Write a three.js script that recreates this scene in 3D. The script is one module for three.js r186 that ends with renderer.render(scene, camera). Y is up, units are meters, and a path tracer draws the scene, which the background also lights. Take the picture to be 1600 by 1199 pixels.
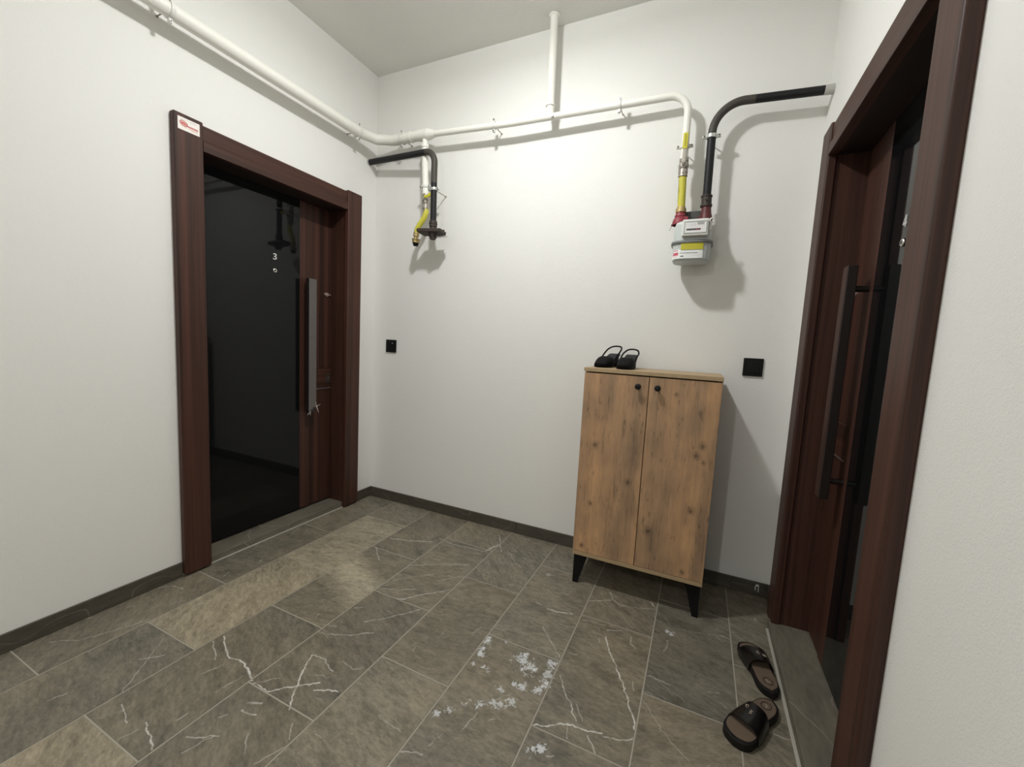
import * as THREE from 'three';
import { RoundedBoxGeometry } from 'three/addons/geometries/RoundedBoxGeometry.js';
import { mergeGeometries } from 'three/addons/utils/BufferGeometryUtils.js';
import { FontLoader } from 'three/addons/loaders/FontLoader.js';
import { RectAreaLightUniformsLib } from 'three/addons/lights/RectAreaLightUniformsLib.js';
import { TextGeometry } from 'three/addons/geometries/TextGeometry.js';

// ------------------------------------------------------------ camera, light, exposure
const scene = new THREE.Scene();
scene.background = new THREE.Color(0x000000);
const camera = new THREE.PerspectiveCamera(2 * Math.atan(599.5 / 644.6) * 180 / Math.PI, 1600 / 1199, 0.02, 30);
camera.position.set(2.1452, 1.182, 2.2882);
camera.rotation.set(-0.099, 0.4258, 0.0524, 'YXZ');
const renderer = new THREE.WebGLRenderer({ antialias: true });
renderer.toneMapping = THREE.LinearToneMapping;
renderer.toneMappingExposure = 1.5;
renderer.shadowMap.enabled = true;
RectAreaLightUniformsLib.init();
// two opal ceiling lamps: each throws most of its light down through a flat face and a little to the sides
const LAMPS = [new THREE.Vector3(1.27, 2.815, 1.04), new THREE.Vector3(1.3, 2.815, 4.2)], LAMP_FACE = [335, 345], LAMP_CD = [0.82, 0.6], LAMP_WIDE = 0.11;
const LAMP_COLOR = new THREE.Color(0.985, 0.995, 0.98), LAMP_SIZE = 3;

// the room: x to the right along the back wall, z towards the camera
const W = 2.549, H = 2.915, ZB = 5.6;

// ------------------------------------------------------------ helpers
let seed = 7;
const rnd = () => { seed = (seed * 1664525 + 1013904223) >>> 0; return seed / 4294967296; };
const V3 = (x, y, z) => new THREE.Vector3(x, y, z);
const used = {};
const numbered = (n) => { const k = used[n] = (used[n] ?? -1) + 1; return k ? n + '_' + String(k).padStart(3, '0') : n; };
const baseOf = new Map();
function thing(name, label, category, b = [0, 0, 0], group) {
  const o = new THREE.Group(); o.name = numbered(name); o.position.set(...b); scene.add(o);
  o.userData = category ? { label, category } : { label, kind: 'structure' };
  if (group) o.userData.group = group;
  baseOf.set(o, b); return o;
}
const flat = (g) => { const f = g.index ? g.toNonIndexed() : g; for (const k of Object.keys(f.attributes)) if (!['position', 'normal', 'uv'].includes(k)) f.deleteAttribute(k); return f; };
const join = (list) => Array.isArray(list) ? (list.length > 1 ? mergeGeometries(list.map(flat)) : list[0]) : list;
function part(name, geo, mat, parent = scene, label) {     // geometry given in world coordinates
  let g = join(geo);
  const b = baseOf.get(parent);
  if (b && (b[0] || b[1] || b[2])) { g = g.clone(); g.translate(-b[0], -b[1], -b[2]); }
  const m = new THREE.Mesh(g, mat); m.name = parent === scene ? numbered(name) : name;
  m.castShadow = m.receiveShadow = true; parent.add(m);
  if (b) baseOf.set(m, b);
  if (label) m.userData.label = label;
  return m;
}
function single(name, geo, mat, label, category, group) { const m = part(name, geo, mat); m.userData = { label, category }; if (group) m.userData.group = group; return m; }
function copy(o, label) { const c = o.clone(); c.name = numbered(o.name.replace(/_\d{3}$/, '')); scene.add(c); if (label) c.userData = { ...o.userData, label }; return c; }
function box(x0, x1, y0, y1, z0, z1, r = 0, seg = 2) {
  const sx = Math.abs(x1 - x0), sy = Math.abs(y1 - y0), sz = Math.abs(z1 - z0);
  const g = r ? new RoundedBoxGeometry(sx, sy, sz, seg, Math.min(r, sx / 2.01, sy / 2.01, sz / 2.01)) : new THREE.BoxGeometry(sx, sy, sz);
  g.translate((x0 + x1) / 2, (y0 + y1) / 2, (z0 + z1) / 2); return flat(g);
}
function cyl(r0, r1, a, b, seg = 20, open = false) {       // from a to b, r0 at a
  const d = b.clone().sub(a), g = new THREE.CylinderGeometry(r1, r0, d.length(), seg, 1, open);
  g.applyQuaternion(new THREE.Quaternion().setFromUnitVectors(V3(0, 1, 0), d.clone().normalize()));
  const m = a.clone().add(b).multiplyScalar(.5); g.translate(m.x, m.y, m.z); return flat(g);
}
function lathe(pts, c, seg = 28) { const g = new THREE.LatheGeometry(pts.map(p => new THREE.Vector2(p[0], p[1])), seg); g.translate(c.x, c.y, c.z); return flat(g); }
class Path extends THREE.Curve {
  constructor(pts) { super(); this.p = pts; this.l = [0]; for (let i = 1; i < pts.length; i++) this.l.push(this.l[i - 1] + pts[i].distanceTo(pts[i - 1])); }
  getPoint(t, out = new THREE.Vector3()) {
    const s = t * this.l[this.l.length - 1]; let i = 1; while (i < this.l.length - 1 && this.l[i] < s) i++;
    return out.lerpVectors(this.p[i - 1], this.p[i], (s - this.l[i - 1]) / (this.l[i] - this.l[i - 1]));
  }
}
function fillet(pts, rb, n = 10) {                         // corner points -> dense polyline with rounded bends
  const out = [pts[0].clone()];
  for (let i = 1; i < pts.length - 1; i++) {
    const a = pts[i - 1].clone().sub(pts[i]).normalize(), b = pts[i + 1].clone().sub(pts[i]).normalize();
    const half = a.angleTo(b) / 2, d = rb / Math.tan(half), c = pts[i].clone().addScaledVector(a.clone().add(b).normalize(), rb / Math.sin(half));
    const p0 = pts[i].clone().addScaledVector(a, d).sub(c), p1 = pts[i].clone().addScaledVector(b, d).sub(c);
    const ang = p0.angleTo(p1), ax = p0.clone().cross(p1).normalize();
    for (let k = 0; k <= n; k++) out.push(p0.clone().applyAxisAngle(ax, ang * k / n).add(c));
  }
  out.push(pts[pts.length - 1].clone()); return out;
}
function tube(pts, r, seg = 20, caps = true) {
  const c = new Path(pts), n = Math.max(2, Math.min(160, pts.length * 3)), g = [flat(new THREE.TubeGeometry(c, n, r, seg, false))];
  if (caps) for (const [p, q] of [[pts[0], pts[1]], [pts[pts.length - 1], pts[pts.length - 2]]]) {
    const k = new THREE.CircleGeometry(r, seg); k.applyQuaternion(new THREE.Quaternion().setFromUnitVectors(V3(0, 0, 1), p.clone().sub(q).normalize())); k.translate(p.x, p.y, p.z); g.push(flat(k));
  }
  return join(g);
}
function grid(fn, nu, nv, closeU = false) {                // parametric surface, uv kept
  const pos = [], uv = [], idx = [];
  for (let i = 0; i <= nu; i++) for (let j = 0; j <= nv; j++) { const p = fn(i / nu, j / nv); pos.push(p.x, p.y, p.z); uv.push(i / nu, j / nv); }
  const at = (i, j) => i * (nv + 1) + j;
  for (let i = 0; i < nu; i++) for (let j = 0; j < nv; j++) idx.push(at(i, j), at(i + 1, j), at(i + 1, j + 1), at(i, j), at(i + 1, j + 1), at(i, j + 1));
  const g = new THREE.BufferGeometry(); g.setAttribute('position', new THREE.Float32BufferAttribute(pos, 3)); g.setAttribute('uv', new THREE.Float32BufferAttribute(uv, 2)); g.setIndex(idx); g.computeVertexNormals();
  return g.toNonIndexed();
}
function band(fn, th, nu, nv) {                            // a curved sheet with thickness th along its normal
  const e = 1e-3, nrm = (u, v) => { const a = fn(Math.min(1, u + e), v).sub(fn(Math.max(0, u - e), v)), b = fn(u, Math.min(1, v + e)).sub(fn(u, Math.max(0, v - e))); return a.cross(b).normalize(); };
  const up = (u, v, k) => fn(u, v).addScaledVector(nrm(u, v), k * th / 2);
  return mergeGeometries([grid((u, v) => up(u, v, 1), nu, nv), grid((u, v) => up(1 - u, v, -1), nu, nv),
    grid((u, v) => up(u, 0, 1 - 2 * v), nu, 1), grid((u, v) => up(u, 1, 2 * v - 1), nu, 1), grid((u, v) => up(0, u, 2 * v - 1), nv, 1), grid((u, v) => up(1, u, 1 - 2 * v), nv, 1)]);
}
function extrude(shape, depth, bevel = 0, seg = 2) { return flat(new THREE.ExtrudeGeometry(shape, { depth, bevelEnabled: bevel > 0, bevelSize: bevel, bevelThickness: bevel, bevelSegments: seg, curveSegments: 20 })); }
function uvBox(g, grain = 'y', tw = 1, th = 1, ou = 0, ov = 0) {   // uv in metres, v along the grain
  g = flat(g); const p = g.attributes.position, n = g.attributes.normal, uv = new Float32Array(p.count * 2), ax = ['x', 'y', 'z'], gi = ax.indexOf(grain);
  for (let i = 0; i < p.count; i++) {
    const N = [Math.abs(n.getX(i)), Math.abs(n.getY(i)), Math.abs(n.getZ(i))], P = [p.getX(i), p.getY(i), p.getZ(i)];
    const k = N.indexOf(Math.max(...N)); let a, b;
    if (k === gi) [a, b] = [0, 1, 2].filter(q => q !== k); else { b = gi; a = 3 - k - gi; }
    uv[2 * i] = P[a] / tw + ou; uv[2 * i + 1] = P[b] / th + ov;
  }
  g.setAttribute('uv', new THREE.BufferAttribute(uv, 2)); return g;
}

// ------------------------------------------------------------ noise and textures
const TAB = new Float32Array(65536); for (let i = 0; i < 65536; i++) TAB[i] = rnd();
const lat = (x, y) => TAB[((x & 255) * 157 + (y & 1023) * 7919 + ((x >> 8) * 131)) & 65535];
function vn(x, y) { const xi = Math.floor(x), yi = Math.floor(y); let u = x - xi, v = y - yi; u = u * u * (3 - 2 * u); v = v * v * (3 - 2 * v); const a = lat(xi, yi), b = lat(xi + 1, yi), c = lat(xi, yi + 1), d = lat(xi + 1, yi + 1); return a + (b - a) * u + (c - a + (a - b - c + d) * u) * v; }
function fbm(x, y, o = 4) { let s = 0, a = .5, t = 0; for (let i = 0; i < o; i++) { s += a * vn(x + i * 17.3, y + i * 9.1); t += a; a *= .5; x *= 2; y *= 2; } return s / t; }
const clamp01 = (v) => Math.min(1, Math.max(0, v));
const smooth = (a, b, v) => { v = clamp01((v - a) / (b - a)); return v * v * (3 - 2 * v); };
function dataTex(w, h, fn, srgb = true, rep = true) {      // fn(x, y) -> [r, g, b] 0..255 (as sRGB when srgb)
  const d = new Uint8Array(w * h * 4);
  for (let y = 0; y < h; y++) for (let x = 0; x < w; x++) { const c = fn(x, y), k = (y * w + x) * 4; d[k] = c[0]; d[k + 1] = c[1]; d[k + 2] = c[2]; d[k + 3] = 255; }
  const t = new THREE.DataTexture(d, w, h, THREE.RGBAFormat); t.magFilter = THREE.LinearFilter; t.minFilter = THREE.LinearFilter; if (srgb) t.colorSpace = THREE.SRGBColorSpace;
  if (rep) t.wrapS = t.wrapT = THREE.RepeatWrapping; t.needsUpdate = true; return t;
}
function canvasTex(w, h, draw) { const c = document.createElement('canvas'); c.width = w; c.height = h; draw(c.getContext('2d'), w, h); const t = new THREE.CanvasTexture(c); t.colorSpace = THREE.SRGBColorSpace; return t; }
const std = (o) => new THREE.MeshStandardMaterial(o), phys = (o) => new THREE.MeshPhysicalMaterial(o);
const lin = (r, g, b) => new THREE.Color().setRGB(r, g, b);

// floor stone: 2048 px over 2.56 m, the tiles' own tones, streaks, veins and spilt plaster
const TX = [0, .237, .554, .857, 1.167, 1.459, 1.764, 2.062, 2.36, W];
const joints = (odd) => { const s = odd ? [.28, .878, 1.468] : [.572, 1.17, 1.768]; const out = [0, ...s]; while (out[out.length - 1] + .6 < ZB) out.push(out[out.length - 1] + .597); out.push(ZB); return out; };
const TZ = [0, 1].map(o => joints(o));
const FN = 2048, FM = 2.56, floorCol = new Float32Array(FN * FN * 3);
{
  const tone = {};
  const toneOf = (c, r) => tone[c + '_' + r] ??= (() => { const k = .94 + .12 * rnd(), w = .005 + (rnd() - .5) * .02; return [k * (1 + w), k, k * (1 - w)]; })();
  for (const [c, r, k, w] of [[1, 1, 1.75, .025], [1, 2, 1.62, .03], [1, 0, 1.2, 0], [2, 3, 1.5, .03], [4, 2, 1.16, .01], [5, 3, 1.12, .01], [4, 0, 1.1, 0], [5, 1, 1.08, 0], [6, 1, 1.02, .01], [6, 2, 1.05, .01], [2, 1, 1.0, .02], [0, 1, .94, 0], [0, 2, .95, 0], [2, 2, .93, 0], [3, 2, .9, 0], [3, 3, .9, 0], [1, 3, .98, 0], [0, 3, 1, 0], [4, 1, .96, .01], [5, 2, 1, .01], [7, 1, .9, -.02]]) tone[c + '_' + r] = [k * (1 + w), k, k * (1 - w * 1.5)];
  for (let j = 0; j < FN; j++) for (let i = 0; i < FN; i++) {
    const x = i / FN * FM, z = j / FN * FM;
    let c = 0; while (c < 8 && x > TX[c + 1]) c++;
    const jz = TZ[c & 1]; let r = 0; while (r < jz.length - 2 && z > jz[r + 1]) r++;
    const t = toneOf(c, r), ox = c * 3.7 + r * 1.9, a = .5 * Math.sin(c * 12.9 + r * 4.1) + .25;
    const xr = x * Math.cos(a) + z * Math.sin(a), zr = -x * Math.sin(a) + z * Math.cos(a);
    const n1 = fbm(xr * 6 + ox, zr * 22 + ox, 4), n2 = fbm(xr * 40 + ox * 2, zr * 110, 3), n3 = fbm(x * 3 + ox, z * 3 - ox, 3);
    const n4 = fbm(xr * 110 + 5, zr * 230 + ox, 3); let k = .02 + .66 * n1 + .78 * n2 + .36 * n3 + .72 * n4; k *= 1 - .26 * smooth(.55, .85, fbm(xr * 16 + 40 + ox, zr * 30 + ox, 3));
    const warm = (n3 - .5) * .09, q = (j * FN + i) * 3;
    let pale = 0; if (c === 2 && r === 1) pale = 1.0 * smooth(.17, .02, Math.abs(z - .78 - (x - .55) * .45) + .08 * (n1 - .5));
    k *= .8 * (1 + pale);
    floorCol[q] = 1.0 * (.185 * k * t[0] * (1 + warm)); floorCol[q + 1] = .163 * k * t[1]; floorCol[q + 2] = .121 * k * t[2] * (1 - warm);
  }
}
function put(x, z, a, col = [.74, .72, .66]) {
  const i = Math.floor(x / FM * FN), j = Math.floor(z / FM * FN); if (i < 0 || j < 0 || i >= FN || j >= FN) return;
  const q = (j * FN + i) * 3; for (let k = 0; k < 3; k++) floorCol[q + k] += (col[k] - floorCol[q + k]) * a;
}
function vein(w, a, ...pts) {
  const P = FM / FN;
  for (let s = 0; s < pts.length - 1; s++) {
    const [x0, z0] = pts[s], [x1, z1] = pts[s + 1], L = Math.hypot(x1 - x0, z1 - z0), n = Math.ceil(L / P), nx = -(z1 - z0) / L, nz = (x1 - x0) / L;
    for (let i = 0; i <= n; i++) {
      const t = i / n, bx = x0 + (x1 - x0) * t, bz = z0 + (z1 - z0) * t, wob = (fbm(bx * 60 + 3, bz * 60, 3) - .5) * .012;
      const ww = w * .00042 * (.35 + 1.3 * fbm(bx * 90, bz * 90 + 7, 2)), aa = Math.min(1, a * 1.25) * clamp01(.3 + 1.5 * fbm(bx * 45 + 9, bz * 45, 2) - .1);
      for (let o = -w * .001; o <= w * .001; o += P * .8) put(bx + nx * (wob + o), bz + nz * (wob + o), aa * Math.exp(-o * o / (ww * ww)));
    }
  }
}
function blot(r, a, [x, z]) {
  r *= .0011; const P = FM / FN;
  for (let dx = -2 * r; dx <= 2 * r; dx += P) for (let dz = -2 * r; dz <= 2 * r; dz += P) {
    const d = Math.hypot(dx * 1.15, dz) / r, f = .45 * fbm((x + dx) * 55, (z + dz) * 55, 2) + .55 * fbm((x + dx) * 210, (z + dz) * 210, 3);
    put(x + dx, z + dz, a * .92 * smooth(.0, .22, f - .24 - d * .24), [.66, .67, .68]);
  }
}
vein(3, 0.5, [0.562, 1.411], [0.625, 1.440], [0.666, 1.462]);
vein(4.5, 0.7, [0.570, 1.376], [0.636, 1.412], [0.700, 1.433], [0.733, 1.425], [0.772, 1.425]);
vein(6, 0.85, [0.772, 1.425], [0.819, 1.441], [0.865, 1.459]);
vein(3, 0.5, [0.603, 1.699], [0.657, 1.713], [0.696, 1.726]);
vein(4, 0.65, [0.739, 1.700], [0.789, 1.713], [0.857, 1.734]);
vein(3, 0.5, [0.892, 1.671], [0.972, 1.625]);
vein(5, 0.8, [0.940, 1.286], [0.983, 1.363], [1.027, 1.428], [1.069, 1.477]);
vein(4.5, 0.75, [0.872, 1.465], [0.951, 1.464], [0.982, 1.429], [1.022, 1.401], [1.068, 1.360]);
vein(5, 0.55, [0.943, 1.543], [0.972, 1.544], [0.999, 1.536]);
vein(7, 0.35, [0.931, 1.517], [0.976, 1.501]);
vein(3, 0.35, [0.735, 1.768], [0.747, 1.721]);
vein(3, 0.4, [0.065, 1.687], [0.142, 1.634], [0.194, 1.538], [0.230, 1.445]);
vein(3, 0.35, [0.553, 1.683], [0.474, 1.586], [0.390, 1.487]);
vein(4, 0.5, [0.015, 1.332], [0.050, 1.295], [0.119, 1.282]);
vein(3, 0.35, [1.035, 1.584], [1.083, 1.626]);
vein(3, 0.4, [1.118, 1.501], [1.155, 1.542]);
vein(3, 0.4, [1.133, 1.631], [1.169, 1.556]);
vein(3, 0.4, [0.907, 1.593], [0.919, 1.571]);
vein(3, 0.35, [0.877, 1.462], [0.937, 1.411]);
vein(5, 0.75, [1.075, 1.391], [1.114, 1.371], [1.149, 1.357]);
vein(5, 0.6, [0.577, 0.452], [0.699, 0.415], [0.813, 0.357]);
vein(4, 0.5, [0.581, 0.568], [0.643, 0.625], [0.697, 0.666]);
vein(4, 0.45, [0.827, 0.303], [0.910, 0.324], [1.006, 0.318], [1.127, 0.305]);
vein(8, 0.8, [1.133, 0.301], [1.164, 0.192]);
vein(4, 0.55, [1.111, 0.079], [1.214, 0.261]);
vein(4, 0.4, [0.865, 0.625], [0.990, 0.539], [1.126, 0.466]);
vein(4, 0.3, [0.878, 0.771], [0.950, 0.693], [1.024, 0.631]);
vein(4, 0.5, [0.885, 0.848], [0.950, 0.822], [1.014, 0.775]);
vein(4, 0.6, [1.008, 0.874], [1.072, 0.797], [1.159, 0.704]);
vein(4, 0.5, [0.983, 0.878], [1.027, 0.864]);
vein(4, 0.5, [0.973, 1.062], [1.036, 1.001], [1.100, 0.920], [1.127, 0.887]);
vein(4, 0.5, [0.901, 1.184], [0.989, 1.143], [1.054, 1.092]);
vein(4, 0.5, [0.874, 1.018], [0.902, 0.997]);
vein(3, 0.3, [1.250, 0.240], [1.323, 0.318], [1.377, 0.358]);
vein(3, 0.3, [1.058, 0.680], [1.140, 0.585]);
vein(6, 0.75, [1.616, 0.609], [1.661, 0.609], [1.727, 0.587]);
vein(3, 0.4, [1.640, 0.730], [1.703, 0.801], [1.758, 0.859]);
vein(3.5, 0.5, [0.944, 1.287], [1.000, 1.281], [1.067, 1.309]);
vein(3, 0.35, [1.058, 1.257], [1.126, 1.265], [1.147, 1.241]);
vein(4.5, 0.8, [1.891, 0.662], [1.922, 0.739], [1.960, 0.808], [2.005, 0.892], [2.027, 0.955], [2.049, 0.998], [2.059, 1.036]);
vein(3.5, 0.6, [1.783, 0.942], [1.811, 0.986], [1.848, 1.034], [1.888, 1.093]);
vein(5, 0.8, [1.767, 1.171], [1.806, 1.153], [1.846, 1.125], [1.884, 1.110], [1.925, 1.109], [1.971, 1.095]);
vein(4, 0.55, [1.976, 1.105], [2.019, 1.094], [2.057, 1.074], [2.062, 1.055]);
vein(3.5, 0.55, [1.931, 1.123], [1.951, 1.146], [1.962, 1.169]);
vein(4, 0.6, [1.770, 0.457], [1.875, 0.395]);
vein(3.5, 0.45, [1.846, 0.339], [1.864, 0.388], [1.909, 0.418], [1.986, 0.399], [2.056, 0.370]);
vein(5, 0.75, [2.026, 0.321], [2.060, 0.368]);
vein(4, 0.5, [1.886, 0.619], [1.936, 0.594]);
vein(3.5, 0.5, [1.984, 0.612], [1.990, 0.651], [2.012, 0.674]);
vein(3.5, 0.4, [1.774, 0.603], [1.873, 0.596]);
vein(3.5, 0.4, [1.778, 0.825], [1.812, 0.815]);
vein(3, 0.3, [2.156, 0.460], [2.236, 0.449], [2.322, 0.421]);
vein(4, 0.5, [2.322, 0.421], [2.357, 0.423]);
vein(4, 0.3, [2.125, 0.559], [2.113, 0.635]);
vein(6, 0.25, [2.068, 0.789], [2.148, 0.798]);
vein(3, 0.4, [2.269, 0.765], [2.304, 0.750]);
vein(3, 0.4, [2.029, 0.843], [2.033, 0.885]);
vein(3, 0.3, [2.367, 0.364], [2.406, 0.406]);
vein(3, 0.35, [2.062, 0.871], [2.117, 0.875]);
vein(3, 0.25, [2.066, 0.903], [2.134, 0.997], [2.216, 1.064]);
vein(4, 0.5, [1.461, 1.419], [1.523, 1.399]);
blot(18, 1, [1.473, 0.910]);
blot(18, 1, [1.482, 0.958]);
blot(18, 1, [1.485, 0.992]);
blot(9, 0.9, [1.482, 1.042]);
blot(9, 0.9, [1.522, 1.040]);
blot(9, 0.9, [1.542, 1.039]);
blot(30, 0.95, [1.672, 0.959]);
blot(30, 0.95, [1.643, 0.948]);
blot(20, 1, [1.748, 0.902]);
blot(20, 1, [1.744, 0.959]);
blot(20, 1, [1.755, 1.001]);
blot(14, 0.9, [1.658, 1.047]);
blot(14, 0.9, [1.683, 1.051]);
blot(14, 0.9, [1.736, 1.035]);
blot(14, 0.9, [1.624, 1.094]);
blot(12, 0.8, [1.641, 0.908]);
blot(12, 0.8, [1.697, 0.959]);
blot(16, 0.75, [1.618, 1.157]);
blot(16, 0.75, [1.653, 1.154]);
blot(16, 0.75, [1.676, 1.127]);
blot(12, 0.85, [1.485, 1.271]);
blot(12, 0.85, [1.507, 1.242]);
blot(12, 0.85, [1.545, 1.206]);
blot(12, 0.85, [1.585, 1.180]);
blot(5, 0.8, [1.551, 1.182]);
blot(5, 0.8, [1.541, 0.886]);
blot(16, 0.8, [1.800, 1.241]);
blot(16, 0.8, [1.817, 1.227]);
blot(12, 0.8, [2.118, 0.499]);
blot(12, 0.8, [2.133, 0.512]);
blot(12, 0.75, [1.788, 1.247]);
blot(12, 0.75, [1.817, 1.231]);
blot(14, 0.3, [1.531, 0.343]);
blot(10, 0.4, [2.465, 0.222]);
for (let c = 0; c < 9; c++) for (let r = 0; r < 5; r++) {      // fine hairline veins that every tile carries
  const z0 = TZ[c & 1][r], z1 = TZ[c & 1][r + 1], x0 = TX[c], x1 = TX[c + 1], base = rnd() * 3, dense = c === 3 && r === 1 || c === 4 && r === 0 ? 16 : 5;
  for (let k = 0; k < dense; k++) {
    const x = x0 + (.1 + .8 * rnd()) * (x1 - x0), z = z0 + (.06 + .88 * rnd()) * (z1 - z0), an = dense > 6 ? -.25 + .3 * rnd() : base + .7 * rnd(), L = .02 + .09 * rnd() * rnd();
    const e = [Math.min(x1 - .006, Math.max(x0 + .006, x + L * Math.cos(an))), Math.min(z1 - .006, Math.max(z0 + .006, z + L * Math.sin(an)))];
    if (Math.hypot(e[0] - x, e[1] - z) > .008) vein(2.2 + 1.8 * rnd(), .14 + .26 * rnd(), [x, z], e);
  }
}
const srgbByte = (v) => 255 * (v <= .0031308 ? 12.92 * v : 1.055 * Math.pow(v, 1 / 2.4) - .055);
const floorTex = dataTex(FN, FN, (i, j) => { const q = (j * FN + i) * 3; return [srgbByte(floorCol[q]), srgbByte(floorCol[q + 1]), srgbByte(floorCol[q + 2])]; });
const floorBump = dataTex(512, 512, (i, j) => { const v = 255 * fbm(i / 7, j / 7, 4); return [v, v, v]; }, false); floorBump.repeat.set(4, 4);
// roller-painted plaster: fine orange peel, 512 px over 0.4 m
const peel = dataTex(512, 512, (i, j) => { const v = 255 * (.75 * fbm(i / 3.2, j / 3.2, 2) + .25 * fbm(i / 14 + 30, j / 14, 3)); return [v, v, v]; }, false);
const stoneTex = dataTex(512, 512, (i, j) => {             // sills and skirting, 1 m x 1 m
  const x = i / 512, z = j / 512, k = .5 + .5 * fbm(x * 16 + 90, z * 5, 4) + .5 * fbm(x * 90, z * 30, 3), v = Math.abs(fbm(x * 5 + 60, z * 4, 3) - .5) < .006 ? .25 : 0;
  return [srgbByte(.15 * k + v * .5), srgbByte(.133 * k + v * .48), srgbByte(.103 * k + v * .42)];
});
const filmBump = dataTex(128, 512, (i, j) => { const v = 255 * (.5 * fbm(i / 6, j / 10, 3) + .5 * Math.abs(2 * fbm(i / 15 + 9, j / 30, 2) - 1)); return [v, v, v]; }, false);
const doorTex = dataTex(512, 1024, (i, j) => {             // 0.5 m x 2.2 m, dark red-brown veneer
  const x = i / 512 * .5, y = j / 1024 * 2.2, wav = .012 * fbm(x * 9, y * 1.1, 2);
  const s = fbm((x + wav) * 34, y * .5, 3), f = fbm((x + wav) * 380, y * 5, 2), b = fbm((x + wav) * 120, y * 1.2 + 8, 2);
  const k = .3 + .95 * s + .34 * (f - .5) + .6 * (b - .5) + .05;
  return [srgbByte(.092 * k), srgbByte(.040 * k * (1.02 - .06 * s)), srgbByte(.028 * k * (1.02 - .08 * s))];
});
// cabinet oak, 0.6 m x 1.1 m, with knots where the doors have them
const knots = [[1.721, .715, 1], [1.885, .562, 1.1], [1.717, .425, .8], [1.689, .205, .9], [2.184, .78, 1], [2.163, .734, 1.1], [2.193, .708, .7], [2.06, .991, .6], [2.162, .485, 1], [1.991, .35, 1.3], [2.152, .198, .8]];
doorTex.wrapS = doorTex.wrapT = stoneTex.wrapS = stoneTex.wrapT = THREE.MirroredRepeatWrapping;
const oakTex = dataTex(768, 1408, (i, j) => {
  let x = 1.645 + i / 768 * .6, y = j / 1408 * 1.1; let dark = 0, wx = x;
  for (const [kx, ky, s] of knots) {
    const dx = x - kx, dy = y - ky, d = Math.hypot(dx, dy * .5) / (.017 * s), e = Math.hypot(dx, dy * .85) / (.0105 * s), w = fbm(x * 130, y * 90, 3) - .5;
    wx += Math.sign(dx) * .011 * s * Math.exp(-d * d / 5) * (1 - Math.exp(-Math.abs(dx) * 200));
    dark = Math.max(dark, .62 * smooth(1.1, .4, e + w) * smooth(-.1, .45, e + .2),   .3 * smooth(2.3, .6, e + 1.3 * w));
    if (e > 1.2 && e < 2.4) dark = Math.max(dark, .2 * smooth(.75, 1, Math.sin(e * 5.2 + 3 * w)) * (1 + w));
  }
  const board = x < 1.943 ? 0 : 5; wx += board * .37 + .004 * (fbm(x * 9, y * 7, 3) - .5);
  const wide = fbm(wx * 17, y * .9 + board, 3), s = fbm(wx * 46, y * 2.2 + board, 3), m = fbm(wx * 110 + 5, y * 6 + board, 3), f = fbm(wx * 420, y * 22, 2), blotch = fbm(x * 13 + board, y * 9, 4), pore = smooth(.66, .8, fbm(wx * 260, y * 14 + 40, 2));
  const fleck = smooth(.72, .84, fbm(x * 95 + 70, y * 26 + 9, 3));
  let k = .33 + .8 * wide + .24 * s + .2 * m + .16 * (f - .5) + .55 * (blotch - .5) - .2 * pore - .3 * fleck; k *= 1 - dark;
  const warm = (wide - .5) * .3 + (blotch - .5) * .15;
  return [srgbByte(.40 * k * (1 + warm * .35)), srgbByte(.243 * k * (1 - warm * .15)), srgbByte(.135 * k * (1 - warm))];
}, true, true);
const edgeTex = dataTex(256, 64, (i, j) => { const k = .85 + .35 * fbm(i / 30, j / 3, 3); return [srgbByte(.42 * k), srgbByte(.3 * k), srgbByte(.17 * k)]; });

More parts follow.
